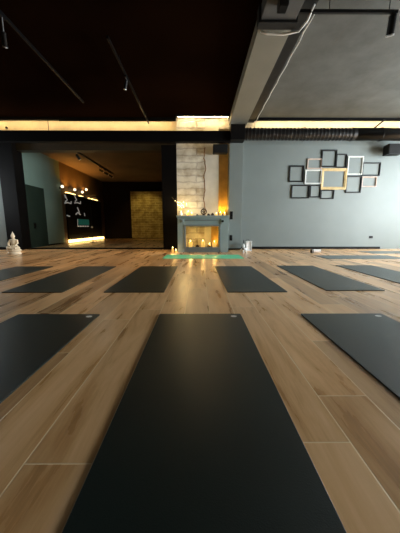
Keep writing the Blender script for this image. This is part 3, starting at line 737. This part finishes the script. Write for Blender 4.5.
# rolled towel
x0 = ux(316, 253, 6.75)
t = thing('rolled_towel', 'rolled white towel with a dark end lying on the floor below the frames', 'towel', (x0, 6.75, 0), math.radians(-4))
m = MB(); pts = []
seg = 60; prof = []
for k in range(seg+1):
    a = k/seg*2*PI*2.6; r = .056 - .018*(1 - k/seg)*1.6
    prof.append((r*math.cos(a), r*math.sin(a)))
va = [m.bm.verts.new((-.11, p[0], .058+p[1])) for p in prof]; vb = [m.bm.verts.new((.12, p[0], .058+p[1])) for p in prof]
for k in range(seg): m.bm.faces.new((va[k], va[k+1], vb[k+1], vb[k]))
m.cyl((-.105, 0, .058), (.115, 0, .058), .036)
o = m.build('towel_roll', 'towel', t)
MB().torus((-.085, 0, .058), .057, .006, 'X').build('strap', 'socket', t)
MB().cyl((-.13, 0, .052), (-.1101, 0, .052), .05).build('dark_end', 'pine', t)

# ------------------------------------------------------------------ adjoining room furnishings
BX = -5.72
t = thing('display_board', 'tall black board with white marks and teal patch on the adjoining room wall', 'board', (BX, 12.4, 0))
MB().box(0, .05, -1.35, 2.5, .0, 2.13, bev=.006).build('board_panel', 'board', t)
def bp(u, v):               # a spot on the board face (x = BX + .05)
    X = BX + .05; Y = X / (u-VX) * F*math.cos(TH)
    for _ in range(4):
        fw = F*math.cos(TH) - (v-266.5)*math.sin(TH); Y = X/(u-VX)*fw
    return Y-12.4, H - (Y/fw)*math.cos(TH)*(v-VH)
def mark(pts, r, mat='chalk', name='white_mark'):
    q = [bp(u, v) for u, v in pts]
    MB().tube([(.052, a, b) for a, b in q], r, 6).build(name, mat, t)
for ox in (0, 9.3):
    mark([(65.2+ox, 195), (66.2+ox, 197.5), (67.5+ox, 200), (66+ox, 201.5)], .032)
    mark([(65.3+ox, 203), (68+ox, 202.6), (71.3+ox, 203.6)], .032)
    mark([(71.4+ox, 201.4), (71.4+ox, 203.4)], .032)
mark([(77.5, 207.5), (78.6, 210), (79.6, 212.5)], .035); mark([(76, 214.5), (78, 212.5), (80.5, 214.6)], .035); mark([(84.5, 213), (85, 216)], .03)
mark([(67.5, 215.5), (70, 216.3)], .03)
a0, b0 = bp(78.5, 219); a1, b1 = bp(89.5, 225)
MB().box(.05, .056, a0, a1, min(b0, b1), max(b0, b1)).build('teal_patch', 'tealprint', t)
for k in range(5): mark([(78+k*2.3, 226.2), (79.4+k*2.3, 226.2)], .035)
mark([(78, 219), (78, 225.5)], .02)
# globe lamps above the board
for k, (u, v) in enumerate(((62.8, 186.6), (75.2, 189.8), (82.8, 192.2), (86.6, 189.6))):
    X = BX + .12; fw = F*math.cos(TH) - (v-266.5)*math.sin(TH); Y = X/(u-VX)*fw; z = H - (Y/fw)*math.cos(TH)*(v-VH)
    g = thing('globe_lamp', ('glowing globe wall lamp nearest the teal wall above the board', 'glowing globe lamp, second from the teal wall, above the board',
              'glowing globe lamp, third from the teal wall, above the board', 'highest glowing globe lamp, farthest above the board')[k], 'wall lamp', (BX, Y, z), 0, 'globe lamps over the black board')
    MB().cyl((0, 0, -.05), (.02, 0, -.05), .04).build('wall_plate', 'blackmetal', g)
    MB().tube([(.02, 0, -.05), (.08, 0, -.06), (.12, 0, -.045)], .008, 8).build('arm', 'blackmetal', g)
    MB().ball((.12, 0, 0), .058, seg=20).build('globe', 'bulbsoft', g, smooth=True)
# light strips on top of and under the board
t = thing('led_strip', 'warm light strip along the top edge of the black board', 'light strip', (BX, 12.4, 2.131), 0, 'light strips around the board')
MB().box(0.0, .10, -1.3, 2.4, 0, .02).build('channel', 'steel', t)
for a, b in ((-1.3, -.55), (-.1, .25), (.9, 2.0)):
    MB().box(.01, .09, a, b, .0201, .05).build('diffuser', 'led2', t)
t = thing('led_strip', 'warm light strip on the floor under the black board', 'light strip', (BX, 12.4, 0), 0, 'light strips around the board')
MB().box(.07, .15, -1.5, 2.5, 0, .03).build('channel', 'steel', t)
MB().box(.08, .14, -1.48, 2.48, .0301, .15).build('diffuser', 'led2', t)
# slim stand
X, Y = -4.95, 11.8
t = thing('floor_stand', 'slim pale pole stand with round foot before the black board', 'stand', (X, Y, 0))
MB().lathe([(.14, 0), (.14, .012), (.03, .03), (0, .03)], seg=24).build('foot', 'steel', t)
MB().cyl((0, 0, .03), (0, 0, 2.05), .012, seg=10).build('pole', 'darksteel', t)
MB().ball((0, 0, .70), .05, seg=16).build('knob', 'whiteprop', t, smooth=True)
MB().box(-.35, .35, -.012, .012, 2.05, 2.07).build('crossbar', 'darksteel', t)

# ------------------------------------------------------------------ light
# amber wash in the adjoining room (lamps over the board), spotlight on its brick panel
for y in (11.2, 12.0, 12.9):
    light('SPOT', (BX+.25, y, 2.30), 42, (1, .40, .05), .08, 'wall_lamp_light', spot_size=math.radians(140), spot_blend=.9).rotation_euler = (PI, 0, 0)
l = light('SPOT', (-3.1, 13.6, 3.25), 100, (1, .72, .20), .06, 'panel_spot_light', spot_size=math.radians(75), spot_blend=.7)
l.rotation_euler = (math.radians(40), 0, 0)
# dim fill light, no fitting, over the entry of the adjoining room lighting its green-grey wall
l = light('AREA', (-3.6, 8.75, 3.25), 12, (.75, .95, .9), name='entry_fill', shape='DISK', size=.5)

w = bpy.data.worlds.new('world'); S.world = w; w.use_nodes = True
bg = w.node_tree.nodes['Background']
bg.inputs['Color'].default_value = (0.90, 0.97, 1.0, 1); bg.inputs['Strength'].default_value = 42.0

S.view_settings.view_transform = 'Standard'; S.view_settings.look = 'None'
S.view_settings.exposure = 0.0; S.view_settings.gamma = 1.0; S.view_settings.use_curve_mapping = False
S.cycles.use_denoising = True
S.cycles.max_bounces = 8; S.cycles.diffuse_bounces = 5
S.cycles.sample_clamp_indirect = 6.0
